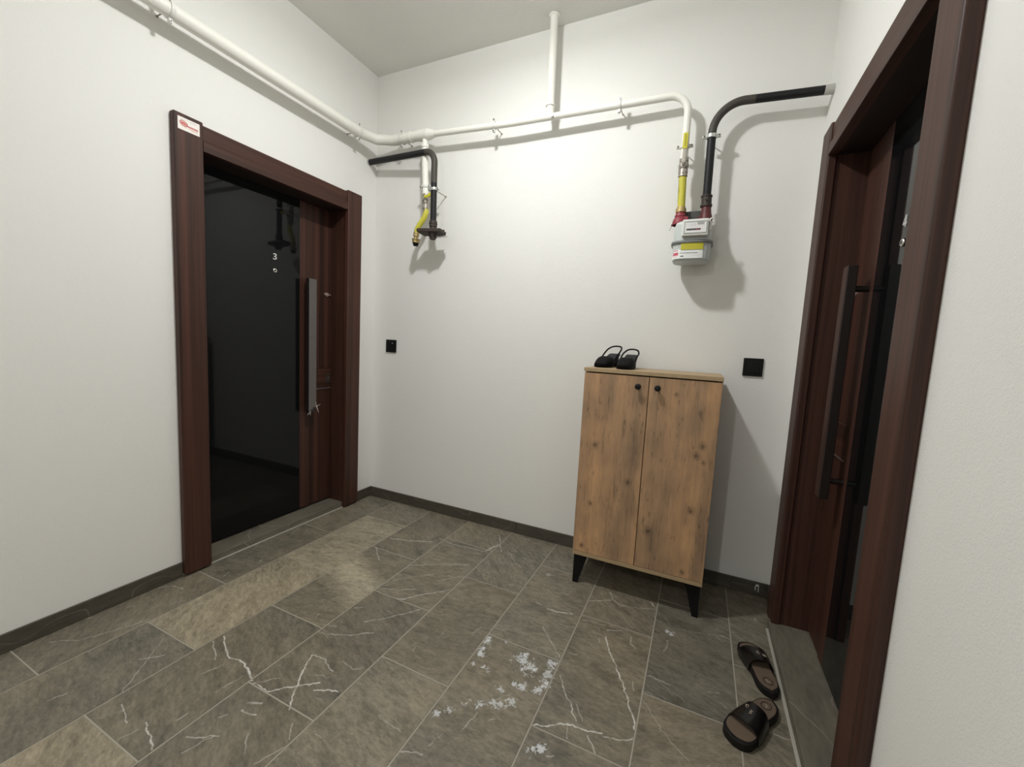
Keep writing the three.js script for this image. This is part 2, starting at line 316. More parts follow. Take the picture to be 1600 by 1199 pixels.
// ------------------------------------------------------------ materials
const M = {
  wall: std({ color: lin(.86, .85, .82), roughness: .88, bumpMap: peel, bumpScale: .0006 }),
  ceiling: std({ color: lin(.84, .84, .79), roughness: .95, bumpMap: peel, bumpScale: .0008 }),
  tile: std({ map: floorTex, roughness: .5, bumpMap: floorBump, bumpScale: .0004 }),
  grout: std({ color: lin(.38, .35, .29), roughness: .95 }), mortar: std({ color: lin(.4, .38, .33), roughness: .95 }),
  skirt: std({ map: stoneTex, color: lin(.5, .49, .48), roughness: .55 }), sill: std({ map: stoneTex, color: lin(1.05, 1.05, 1.05), roughness: .5 }),
  wood: phys({ map: doorTex, color: lin(.78, .72, .7), roughness: .5, specularIntensity: .7 }), woodDarkAndShade: std({ map: doorTex, color: lin(.22, .2, .2), roughness: .6 }),  // second veneer is darkened; on the upper lining it stands in for shade
  glass: phys({ color: lin(.006, .0065, .007), roughness: .03, ior: 1.38, specularIntensity: .75 }),
  blackBar: std({ color: lin(.018, .012, .011), roughness: .4 }), film: std({ color: lin(.12, .106, .1), roughness: .7, bumpMap: filmBump, bumpScale: .004 }), tape: std({ color: lin(.55, .5, .46), roughness: .7 }),
  steel: std({ color: lin(.75, .73, .7), roughness: .28, metalness: 1 }), zinc: std({ color: lin(.62, .62, .6), roughness: .4, metalness: .85 }), dullSteel: std({ color: lin(.42, .39, .35), roughness: .42, metalness: .8 }), lockSteel: std({ color: lin(.75, .6, .57), roughness: .4, metalness: .6 }), collar: std({ color: lin(.5, .49, .46), roughness: .9 }),
  whitePlastic: std({ color: lin(.8, .79, .75), roughness: .45 }), pipeWhite: std({ color: lin(.87, .86, .79), roughness: .42 }),
  pipeBlack: phys({ color: lin(.012, .012, .014), roughness: .5, specularIntensity: .6 }), pipeWorn: std({ color: lin(.055, .048, .041), roughness: .6 }), iron: std({ color: lin(.055, .042, .036), roughness: .6, metalness: .3 }),
  yellow: std({ color: lin(.62, .56, .04), roughness: .45 }), hose: std({ color: lin(.6, .55, .06), roughness: .5 }), hoseDirty: std({ color: lin(.3, .27, .04), roughness: .6 }), brass: std({ color: lin(.55, .42, .2), roughness: .45, metalness: .7 }),
  red: std({ color: lin(.27, .035, .05), roughness: .5 }), redDark: std({ color: lin(.1, .016, .018), roughness: .5 }),
  meterGrey: std({ color: lin(.56, .6, .58), roughness: .45 }), meterSeam: std({ color: lin(.22, .23, .23), roughness: .5 }), bracket: std({ color: lin(.06, .06, .058), roughness: .6 }),
  tapeYellow: std({ color: lin(.56, .5, .03), roughness: .5 }),
  oak: std({ map: oakTex, color: lin(1.15, 1.15, 1.15), roughness: .55 }), oakEdge: std({ map: edgeTex, roughness: .55 }), black: phys({ color: lin(.006, .006, .007), roughness: .45, specularIntensity: .5 }), blackMatte: phys({ color: lin(.005, .005, .005), roughness: .7, specularIntensity: .4 }),
  switchPlate: phys({ color: lin(.007, .0075, .008), roughness: .35, specularIntensity: .5 }), glint: std({ color: lin(.6, .6, .58), roughness: .4 }),
  rubber: phys({ color: lin(.006, .005, .0045), roughness: .6, specularIntensity: .6 }), footbed: std({ color: lin(.13, .09, .062), roughness: .8 }), strapLeather: phys({ color: lin(.004, .003, .003), roughness: .32, clearcoat: .4, clearcoatRoughness: .2 }), logoDark: std({ color: lin(.028, .012, .009), roughness: .6 }), logoLight: std({ color: lin(.42, .35, .28), roughness: .4, metalness: .4 }),
  suede: phys({ color: lin(.004, .004, .004), roughness: .6, specularIntensity: .2 }), insole: phys({ color: lin(.028, .028, .029), roughness: .6, specularIntensity: .4 }),
};

// ------------------------------------------------------------ the setting
const zRect = (z0, z1, y0, y1, hole) => { const s = new THREE.Shape(); s.moveTo(z0, y0); s.lineTo(z1, y0); s.lineTo(z1, y1); s.lineTo(z0, y1); s.closePath(); if (hole) { const h = new THREE.Path(); h.moveTo(hole[0], hole[2]); h.lineTo(hole[0], hole[3]); h.lineTo(hole[1], hole[3]); h.lineTo(hole[1], hole[2]); h.closePath(); s.holes.push(h); } return s; };
function sideWall(x0, x1, hole) {                          // shape drawn in (z, y), extruded along x
  const g = extrude(zRect(-.2, ZB + .2, -.1, H, hole), Math.abs(x1 - x0)); g.rotateY(-Math.PI / 2); g.translate(Math.max(x0, x1), 0, 0); return uvBox(g, 'y', .4, .4);
}
const structure = (name, label, geo, mat) => { const m = part(name, geo, mat); m.userData = { kind: 'structure', label }; return m; };
const HOLE = [.2, 1.17, .0, 2.02];
structure('wall_left', 'white painted plaster wall around the door numbered 3', sideWall(-.2, 0, HOLE), M.wall);
structure('wall_right', 'white painted plaster wall around the door beside the sandals', sideWall(W, W + .2, HOLE), M.wall);
structure('wall_back', 'white painted plaster wall behind the shoe cabinet and gas meter', uvBox(box(0, W, -.1, H, -.2, 0), 'y', .4, .4), M.wall);
structure('wall_front', 'white painted plaster wall closing the landing behind the viewer', uvBox(box(0, W, -.1, H, ZB, ZB + .2), 'y', .4, .4), M.wall);
structure('ceiling', 'plain greyish white plaster ceiling over the landing', uvBox(box(-.2, W + .2, H, H + .15, -.2, ZB + .2), 'z', .4, .4), M.ceiling);
{
  const fl = thing('floor', 'dark grey-brown veined marble tile floor laid in staggered rows', null);
  part('grout_bed', box(-.2, W + .2, -.1, -.0012, -.2, ZB + .2), M.grout, fl);
  for (let c = 0; c < 9; c++) for (let r = 0; r + 1 < TZ[c & 1].length; r++) {
    const z = TZ[c & 1], g = .0021, dy = -.0006 * rnd();
    const x0 = c ? TX[c] + g : 0, x1 = c < 8 ? TX[c + 1] - g : W, z0 = r ? z[r] + g : 0, z1 = r + 2 < z.length ? z[r + 1] - g : ZB;
    part('tile', uvBox(box(x0, x1, -.012, dy, z0, z1, .0012, 1), 'z', FM, FM), M.tile, fl);
  }
}
const HS = .0696;
function skirting(name, label, runs) {                     // runs: [x0, x1, z0, z1]
  const o = thing(name, label, null);
  for (const [x0, x1, z0, z1] of runs) part('skirting_stone', uvBox(box(x0, x1, .001, HS, z0, z1, .0015, 1), x1 - x0 > z1 - z0 ? 'x' : 'z', 1, 1, rnd(), rnd()), M.skirt, o);
}
const cut = (a, b, step) => { const o = []; for (let s = a; s < b - .01; s += step) o.push([s, Math.min(b, s + step) - .0015]); return o; };
skirting('baseboard_left', 'dark stone skirting along the wall of the door numbered 3', [[.001, .011, .0115, .157], ...cut(1.23, ZB - .001, .6).map(([a, b]) => [.001, .011, a, b])]);
skirting('baseboard_back', 'dark stone skirting behind the shoe cabinet', cut(.001, W - .001, .595).map(([a, b]) => [a, b, .001, .011]));
{ const bb = scene.getObjectByName('baseboard_back'); for (const [x, y0, y1, w] of [[2.487, .028, .052, .004], [2.5, .022, .058, .003], [2.494, .05, .06, .012]]) part('paint_drip', box(x - w / 2, x + w / 2, y0, y1, .0105, .0118, .0005), M.whitePlastic, bb, 'white paint drip'); }
skirting('baseboard_right', 'dark stone skirting along the wall of the door beside the sandals', [[W - .011, W - .001, .0115, .165], ...cut(1.235, ZB - .001, .6).map(([a, b]) => [W - .011, W - .001, a, b])]);

// ------------------------------------------------------------ the two flat doors, mirror images of each other
const font = await new FontLoader().loadAsync('fonts/droid/droid_sans_bold.typeface.json');
function door(side, name, label, leafD, sillD, num) {
  const X = (d) => side < 0 ? d : W - d, o = thing(name, label, null, [X(0), 0, .69]);
  const bx = (d0, d1, y0, y1, z0, z1, r = .002) => box(Math.min(X(d0), X(d1)), Math.max(X(d0), X(d1)), y0, y1, z0, z1, r);
  const wd = (g, grain = 'y') => uvBox(g, grain, .5, 2.2, rnd() * .9, rnd());
  part('door_casing', wd(bx(-.002, .03, .009, 2.088, 1.112, 1.2285, .006)), M.wood, o);
  part('door_casing', wd(bx(-.002, .03, .009, 2.088, .157, .274, .006)), M.wood, o);
  const hs = new THREE.Shape(); [[-.002, 2.078], [.020, 2.078], [.023, 2.075], [.021, 2.02], [.029, 2.004], [.0295, 1.966], [.0285, 1.965], [-.002, 1.965]].forEach((p, i) => i ? hs.lineTo(p[0], p[1]) : hs.moveTo(p[0], p[1]));
  const hg = extrude(hs, 1.112 - .274); hg.translate(0, 0, .274); if (side > 0) { hg.rotateY(Math.PI); hg.translate(W, 0, 1.112 + .274); }
  part('head_casing', wd(hg, 'z'), M.wood, o);
  part('jamb', wd(bx(-leafD - .01, .012, .03, 1.97, .225, .264)), M.wood, o);
  part('jamb', wd(bx(-leafD - .01, .012, .03, 1.97, 1.12, 1.16)), M.wood, o);
  part('jamb', wd(bx(-leafD - .01, .0, 1.9655, 2.0, .225, 1.16), 'z'), M.woodDarkAndShade, o, 'upper lining with underside shade in its colour');  // shade under the door head is put into the lining colour
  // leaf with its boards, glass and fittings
  part('door_leaf', wd(bx(-leafD - .055, -leafD - .005, .046, 1.975, .235, 1.15)), M.woodDarkAndShade, o);
  part('leaf_board', wd(bx(-leafD - .006, -leafD, .047, 1.963, .438, .504)), M.wood, o);
  part('leaf_board', wd(bx(-leafD - .006, -leafD - .003, .947, 1.963, .266, .437)), M.wood, o);
  part('lock_board', wd(bx(-leafD - .006, -leafD, .814, .944, .266, .437, .003), 'z'), M.wood, o);
  part('leaf_board', wd(bx(-leafD - .006, -leafD - .003, .047, .811, .266, .437)), M.wood, o);
  part('glass_panel', bx(-leafD - .006, -leafD + .001, .05, 1.963, .5055, 1.119, .001), M.glass, o, 'glossy black glass panel');
  const f = -leafD;
  const q = side < 0 ? .06 : .072, h = part('pull_handle', wd(bx(f + q - .03, f + q, .675, 1.508, .434, .487, .003)), M.blackBar, o, 'long vertical bar handle');
  if (side > 0) part('handle_face', wd(bx(f + q - .001, f + q + .0012, .678, 1.505, .437, .4855, .001)), M.wood, h, 'wood veneered front face');
  for (const y of [.74, 1.43]) part('standoff', cyl(.011, .011, V3(X(f - .003), y, .46), V3(X(f + q - .028), y, .46)), M.blackBar, h);
  if (side < 0) {                                          // torn protective film still on the bar
    const s = new THREE.Shape(); const pts = [[.4335, 1.506], [.487, 1.506], [.487, .69], [.482, .672], [.476, .688], [.468, .7], [.46, .697], [.452, .712], [.444, .705], [.4335, .72]];
    pts.forEach((p, i) => i ? s.lineTo(-p[0], p[1]) : s.moveTo(-p[0], p[1])); const g = extrude(s, .0012); g.rotateY(Math.PI / 2); g.translate(X(f + .0602), 0, 0);
    part('protective_film', g, M.film, h, 'grey torn film');
    for (const [a, b, r0] of [[[.428, .713], [.415, .668], .004], [[.43, .71], [.402, .722], .003], [[.43, .71], [.437, .742], .003], [[.48, .675], [.497, .664], .0025], [[.474, .685], [.477, .66], .0025]]) part('tape_scrap', cyl(r0, .0008, V3(X(f + .058), a[1], a[0]), V3(X(f + .063), b[1], b[0]), 6), M.tape, h);
  }
  // round lock with a flat key in it, keyhole plate, bright strip painted in as the chamfer highlight
  const lock = part('lock_cylinder', [cyl(.013, .012, V3(X(f - .004), 1.43, .305), V3(X(f + .006), 1.43, .305)), bx(f + .004, f + .01, 1.4275, 1.4325,   .28, .33, .001)], M.lockSteel, o, 'small steel lock cylinder');
  part('keyhole_plate', bx(f - .001, f + .003, .848, .908, .272, .31, .002), M.iron, o);
  part('keyhole', cyl(.0035, .0035, V3(X(f + .002), .884, .291), V3(X(f + .0045), .884, .291), 12), M.zinc, o);
  part('chamfer_highlight', bx(f - .002, f + .002, .811, .816, .266, .437, .001), M.dullSteel, o);
  part('peephole', [lathe([[.0, -.001], [.0125, -.001], [.0125, .003], [.009, .006], [.0065, .0045], [.0, .0045]].map(p => p), V3(0, 0, 0), 24).rotateZ(side * Math.PI / 2).translate(X(f + .001), side < 0 ? 1.522 : 1.53, side < 0 ? .667 : .70)], M.steel, o, 'bright peephole ring');
  part('peephole_lens', [cyl(.0062, .0055, V3(X(f + .004), side < 0 ? 1.522 : 1.53, side < 0 ? .667 : .70), V3(X(f + .0066), side < 0 ? 1.522 : 1.53, side < 0 ? .667 : .70), 16)], M.glass, o);
  const tg = new TextGeometry(num, { font, size: .034, depth: .002, curveSegments: 8, bevelEnabled: false }); tg.center(); tg.rotateY(-side * Math.PI / 2); tg.translate(X(f + .002), side < 0 ? 1.6 : 1.592, side < 0 ? .667 : .695);
  part('door_number', flat(tg), M.glint, o, 'silver number ' + num);
  // raised stone sill with a mortar fillet
  part('threshold', uvBox(bx(-leafD - .03, sillD, .0005, .035, .24, 1.112, .002), 'z', 1, 1, .3, .4 + side * .2), M.sill, o);
  part('mortar_joint', bx(sillD, sillD + .011, .0002, .006, .274, 1.111, .002), M.mortar, o);
  if (side < 0) {
    const t = canvasTex(340, 208, (c, w, hh) => {
      c.fillStyle = '#f3ece6'; c.fillRect(0, 0, w, hh); c.fillStyle = '#8a7f86'; for (let i = 0; i < 26; i++) c.fillRect(45 + i * 9.4, 22 + (i % 3), 5, 6); for (let i = 0; i < 15; i++) c.fillRect(180 + i * 8, 40 + (i % 2) * 2, 5, 4);
      c.strokeStyle = '#b04a4a'; c.lineWidth = 13; c.beginPath(); c.ellipse(92, 95, 58, 40, .25, 0, 7); c.stroke(); c.fillStyle = '#dd8076'; c.beginPath(); c.ellipse(92, 97, 47, 27, .2, 0, 7); c.fill(); c.strokeStyle = '#a83c42'; c.lineWidth = 9; c.beginPath(); c.moveTo(50, 98); c.quadraticCurveTo(90, 70, 140, 108); c.stroke();
      c.fillStyle = '#b95a5a'; c.fillRect(150, 108, 165, 26); c.fillStyle = '#d79a95'; for (let i = 0; i < 9; i++) c.fillRect(160 + i * 17, 114, 10, 13); c.fillStyle = '#c9847c'; c.fillRect(170, 146, 140, 8); c.fillStyle = '#b9a29a'; c.fillRect(200, 165, 110, 6); c.fillStyle = '#cfc0a0'; c.fillRect(95, 150, 60, 7);
    });
    const g = new THREE.PlaneGeometry(.085, .052); g.rotateY(Math.PI / 2); g.translate(X(.0306), 2.045, 1.1705); part('sticker', flat(g), std({ map: t, roughness: .6 }), o, 'white sticker with red print');
  }
}
door(-1, 'door_1', 'dark red-brown flat door with black glass, silver number 3 and red sticker', .12, .002, '3');
door(1, 'door_2', 'dark red-brown flat door beside the sandals, its black glass turned edge-on', .1, .036, '4');

// ------------------------------------------------------------ gas pipes
const gas = thing('gas_pipe', 'white painted gas pipe along both walls with riser and two drops', 'pipe', [.1, 2.4, .1]);
const R1 = .0305, R2 = .0172, ZP = .1;
part('main_pipe', tube(fillet([V3(.092, 2.439, ZB - .003), V3(.092, 2.43, ZP), V3(.46, 2.429, ZP)], .15, 14), R1, 28), M.pipeWhite, gas);
part('tee', [tube([V3(.43, 2.429, ZP), V3(.50, 2.428, ZP)], R1 + .0035, 28), cyl(R1 + .003, R2 + .004, V3(.50, 2.427, ZP), V3(.545, 2.424, ZP), 28), cyl(.017, .0165, V3(.478, 2.42, ZP), V3(.478, 2.345, ZP)), cyl(.0235, .0235, V3(.478, 2.372, ZP), V3(.478, 2.352, ZP))], M.pipeWhite, gas);
part('weld_collar', tube([V3(.372, 2.429, ZP), V3(.378, 2.429, ZP)], R1 + .003, 28), M.pipeWhite, gas);
part('weld_collar', tube([V3(.262, 2.43, ZP), V3(.266, 2.43, ZP)], R1 + .0015, 28), M.pipeWhite, gas);
part('branch_pipe', tube(fillet([V3(.53, 2.424, ZP), V3(1.06, 2.4, .098), V3(1.984, 2.394, .08), V3(1.986, 2.0935, .088)], .085, 14), R2, 24), M.pipeWhite, gas);
part('drop_pipe', tube([V3(.478, 2.36, ZP), V3(.486, 2.2, ZP), V3(.494, 2.0715, ZP)], .0195, 24), M.pipeWhite, gas);
part('riser_pipe', [tube([V3(1.29, 2.4, .092), V3(1.282, H - .001, .088)], .0205, 24), lathe([[.0205, 0], [.027, .0], [.03, .004], [.0205, .012]].map(p => [p[0], -p[1]]), V3(1.282, H - .001, .088))], M.pipeWhite, gas);
part('riser_collar', lathe([[.0215, 0], [.025, .001], [.025, .008], [.0215, .009]], V3(1.289, 2.452, .092)), M.pipeWhite, gas);
part('plug', [cyl(.007, .007, V3(1.31, 2.395, .11), V3(1.312, 2.393, .119), 8)], M.zinc, gas);

// clamps: local z along the pipe, x to the wall, y between the two ears
function clampAt(label, r0, c, turn, wallD, mat, group) {
  const o = thing('pipe_clamp', label, 'pipe clamp', [0, 0, 0], group);
  const r = r0 + .0008, g = new THREE.LatheGeometry([[r, -.008], [r + .003, -.008], [r + .003, .008], [r, .008], [r, -.008]].map(p => new THREE.Vector2(...p)), 28); g.rotateX(Math.PI / 2);
  part('ring', flat(g), mat, o);
  for (const s of [-1, 1]) {
    part('ear', box(-.006, .006, s * (r + .001), s * (r + .019), -.007, .007, .0015), mat, o);
    part('screw', [cyl(.0035, .0035, V3(.009, s * (r + .012), 0), V3(-.011, s * (r + .012), 0), 10), cyl(.0062, .005, V3(-.006, s * (r + .012), 0), V3(-.011, s * (r + .012), 0), 12)], M.zinc, o);
  }
  part('rod', [cyl(.0028, .0028, V3(r + .002, 0, 0), V3(wallD + .002, 0, 0), 10), cyl(.007, .007, V3(r + .001, 0, 0), V3(r + .007, 0, 0), 10), cyl(.006, .005, V3(wallD, 0, 0), V3(wallD - .004, 0, 0), 12)], M.dullSteel, o);
  o.position.copy(c); o.rotation.copy(turn); return o;
}
const basis = (x, y, z) => new THREE.Euler().setFromRotationMatrix(new THREE.Matrix4().makeBasis(x, y, z));
const ALONG_LEFT = basis(V3(-1, 0, 0), V3(0, 1, 0), V3(0, 0, -1)), ALONG_BACK = basis(V3(0, 0, -1), V3(0, 1, 0), V3(1, 0, 0)), UPRIGHT = basis(V3(0, 0, -1), V3(-1, 0, 0), V3(0, 1, 0));
clampAt('white clamp on thick pipe above the outer edge of the door numbered 3', R1, V3(.092, 2.434, 1.262), ALONG_LEFT, .092, M.whitePlastic, 'clamps on the white gas pipe');
clampAt('white clamp on thick pipe just before it bends into the corner', R1, V3(.092, 2.431, .262), ALONG_LEFT, .092, M.whitePlastic, 'clamps on the white gas pipe');
clampAt('white clamp on thick pipe just past the corner bend, over the black pipe', R1, V3(.3, 2.429, ZP), ALONG_BACK, ZP, M.whitePlastic, 'clamps on the white gas pipe');
clampAt('white clamp on thin pipe between the corner tee and the ceiling riser', R2, V3(.957, 2.405, .0985), ALONG_BACK, .0985, M.whitePlastic, 'clamps on the white gas pipe');
clampAt('white clamp on thin pipe between the ceiling riser and the meter drop', R2, V3(1.66, 2.396, .0866), ALONG_BACK, .0866, M.whitePlastic, 'clamps on the white gas pipe');
clampAt('white clamp on the short drop above the loose yellow hose', .0195, V3(.491, 2.118, ZP), UPRIGHT, ZP, M.whitePlastic, 'clamps on the white gas pipe');
clampAt('white clamp on the meter drop behind the long yellow lever', R2, V3(1.985, 2.152, .0865), UPRIGHT, .0865, M.whitePlastic, 'clamps on the white gas pipe');

// black pipes
const bl = thing('black_pipe', 'black bent pipe by the corner ending in an empty meter bracket', 'pipe', [.58, 1.8, .13]);
part('horizontal_pipe', tube(fillet([V3(.002, 2.337, .07), V3(.575, 2.31, .13), V3(.576, 2.17, .13)], .075, 14).slice(0, 2), .0185, 22), M.pipeBlack, bl);
part('bend', tube(fillet([V3(.44, 2.3165, .116), V3(.575, 2.31, .13), V3(.576, 2.12, .13)], .075, 14).slice(1), .0188, 22), M.pipeWorn, bl);
part('vertical_pipe', tube([V3(.576, 2.125, .13), V3(.58, 1.88, .13)], .0185, 22), M.pipeBlack, bl);
part('wall_collar', cyl(.026, .0195, V3(-.004, 2.337, .07), V3(.01, 2.336, .071)), M.collar, bl);
part('union', [cyl(.024, .024, V3(.58, 1.895, .13), V3(.58, 1.862, .13), 20), cyl(.0205, .0205, V3(.58, 1.862, .13), V3(.58, 1.835, .13), 20), cyl(.026, .026, V3(.58, 1.882, .13), V3(.58, 1.877, .13), 20)], M.iron, bl);
{
  const s = new THREE.Shape(); [[-.09, -.036], [.02, -.046], [.074, -.03], [.076, .036], [-.088, .042]].forEach((p, i) => i ? s.lineTo(...p) : s.moveTo(...p));
  const g = extrude(s, .016, .002); g.rotateX(Math.PI / 2 - .12); g.rotateZ(-.05); g.translate(.58, 1.838, .13); part('meter_bracket', [g, box(.5, .64, 1.826, 1.85, .093, .099, .001)], M.iron, bl);
  part('outlet_nut', [cyl(.032, .024, V3(.583, 1.826, .134), V3(.585, 1.795, .136), 6), cyl(.02, .018, V3(.585, 1.797, .136), V3(.585, 1.786, .137), 18)], M.iron, bl);
  part('bracket_pin', cyl(.0022, .0022, V3(.6, 1.8, .12), V3(.665, 1.808, .1), 8), M.dullSteel, bl);
}
const br = thing('black_pipe', 'black bent pipe from the side wall down into the gas meter', 'pipe', [2.1, 1.85, .088]);
{
  const p = fillet([V3(2.52, 2.303, .088), V3(2.098, 2.323, .088), V3(2.1, 1.9, .088)], .12, 18);
  part('horizontal_pipe', tube([V3(2.522, 2.303, .088), p[1].clone().lerp(p[0], .12)], .0178, 22), M.pipeBlack, br);
  part('bend', tube([p[1].clone().lerp(p[0], .13), ...p.slice(1, 20), V3(2.098, 2.19, .088)], .018, 22), M.pipeWorn, br);
  part('vertical_pipe', tube([V3(2.098, 2.195, .088), V3(2.101, 1.9, .088)], .0184, 22), M.pipeBlack, br);
  part('wall_collar', cyl(.0188, .02, V3(2.515, 2.3033, .088), V3(2.552, 2.3015, .088)), M.collar, br);
  part('union', [cyl(.0225, .0225, V3(2.101, 1.912, .088), V3(2.102, 1.872, .088), 20), cyl(.025, .025, V3(2.101, 1.915, .088), V3(2.101, 1.909, .088), 20), cyl(.026, .026, V3(2.102, 1.874, .088), V3(2.102, 1.864, .088), 20), cyl(.005, .004, V3(2.101, 1.892, .108), V3(2.101, 1.892, .116), 12)], M.iron, br);
}
clampAt('shiny metal clamp on the black pipe beside the loose yellow hose', .0188, V3(.578, 2.083, .13), UPRIGHT, .13, M.zinc, 'metal clamps on the black pipes');
clampAt('shiny metal clamp on the black pipe above the gas meter', .0186, V3(2.098, 2.18, .088), UPRIGHT, .088, M.zinc, 'metal clamps on the black pipes');

// valves and yellow hoses
function valveBody(o, x, y0, y1, z) {
  const h = y0 - y1;
  part('valve_body', [cyl(.0225, .0225, V3(x, y0, z), V3(x, y0 - h * .2, z), 6), lathe([[.016, 0], [.021, -h * .15], [.0245, -h * .35], [.021, -h * .55], [.016, -h * .65]], V3(x, y0 - h * .12, z)), cyl(.0235, .0235, V3(x, y1 + h * .28, z), V3(x, y1, z), 6), cyl(.0095, .0095, V3(x, y0 - h * .4, z + .015), V3(x, y0 - h * .4, z + .034), 14)], M.dullSteel, o);
}
const v1 = thing('gas_valve', 'steel gas valve with short yellow lever above the loose hose', 'valve', [.497, 2.0, .1]);
valveBody(v1, .497, 2.072, 1.985, .1);
part('lever', [box(.505, .548, 2.04, 2.056, .128, .135, .003), box(.538, .556, 2.044, 2.066, .127, .137, .004)], M.yellow, v1, 'yellow lever turned sideways');
const v2 = thing('gas_valve', 'steel gas valve with long yellow lever standing up beside black pipe', 'valve', [1.987, 2.05, .088]);
valveBody(v2, 1.987, 2.094, 2.026, .088);
part('lever', [box(1.977, 1.999, 2.128, 2.2, .117, .124, .003)], M.yellow, v2, 'yellow lever with worn black lettering');
part('lever_shank', [box(1.980, 1.995, 2.062, 2.13, .118, .122, .001), cyl(.008, .008, V3(1.987, 2.07, .12), V3(1.987, 2.07, .128), 6)], M.dullSteel, v2);
for (let i = 0; i < 6; i++) part('lettering', box(1.986, 1.992, 2.139 + i * .009, 2.145 + i * .009, .1238, .1243), M.hoseDirty, v2);

const h1 = thing('gas_hose', 'short loose yellow gas hose hanging open-ended near the corner', 'hose', [.47, 1.8, .11]);
{
  const pts = new THREE.CatmullRomCurve3([V3(.5, 1.985, .1), V3(.502, 1.955, .103), V3(.488, 1.92, .108), V3(.464, 1.885, .114), V3(.45, 1.855, .117), V3(.446, 1.828, .118)]).getPoints(24);
  part('hose_sleeve', tube(pts, .0165, 20), M.hose, h1);
  part('end_fitting', [cyl(.0185, .0185, V3(.447, 1.84, .118), V3(.444, 1.815, .118), 20), cyl(.013, .013, V3(.444, 1.816, .118), V3(.443, 1.79, .118), 16), cyl(.0235, .0235, V3(.4435, 1.796, .118), V3(.4425, 1.776, .118), 6), cyl(.026, .026, V3(.4437, 1.799, .118), V3(.4435, 1.795, .118), 20)], M.brass, h1);
  part('end_cap', cyl(.02, .014, V3(.4425, 1.777, .118), V3(.442, 1.757, .118), 18), M.blackMatte, h1);
  part('top_fitting', cyl(.02, .0185, V3(.498, 1.988, .1), V3(.5, 1.968, .101), 6), M.dullSteel, h1);
}
const h2 = thing('gas_hose', 'straight yellow gas hose joining the valve and the gas meter', 'hose', [1.99, 1.86, .088]);
part('hose_sleeve', tube([V3(1.987, 2.024, .088), V3(1.99, 1.96, .089), V3(1.993, 1.866, .09)], .0172, 22), M.hose, h2);
part('stain', [grid((u, v) => { const a = Math.PI * (.82 + .42 * u + .06 * Math.sin(v * 9)), y = 2.0 - .1 * v; return V3(1.9875 + (2.024 - y) * .03 + .0175 * Math.cos(a), y, .0885 + .0175 * Math.sin(a)); }, 8, 14)], M.hoseDirty, h2, 'dark stain');
part('top_fitting', [cyl(.02, .02, V3(1.987, 2.03, .088), V3(1.987, 2.012, .088), 20), cyl(.0215, .0215, V3(1.987, 2.018, .088), V3(1.987, 2.013, .088), 20)], M.dullSteel, h2);
part('bottom_fitting', [cyl(.0195, .0195, V3(1.993, 1.872, .09), V3(1.993, 1.858, .09), 20), cyl(.0265, .0265, V3(1.993, 1.862, .09), V3(1.993, 1.846, .09), 6)], M.brass, h2);

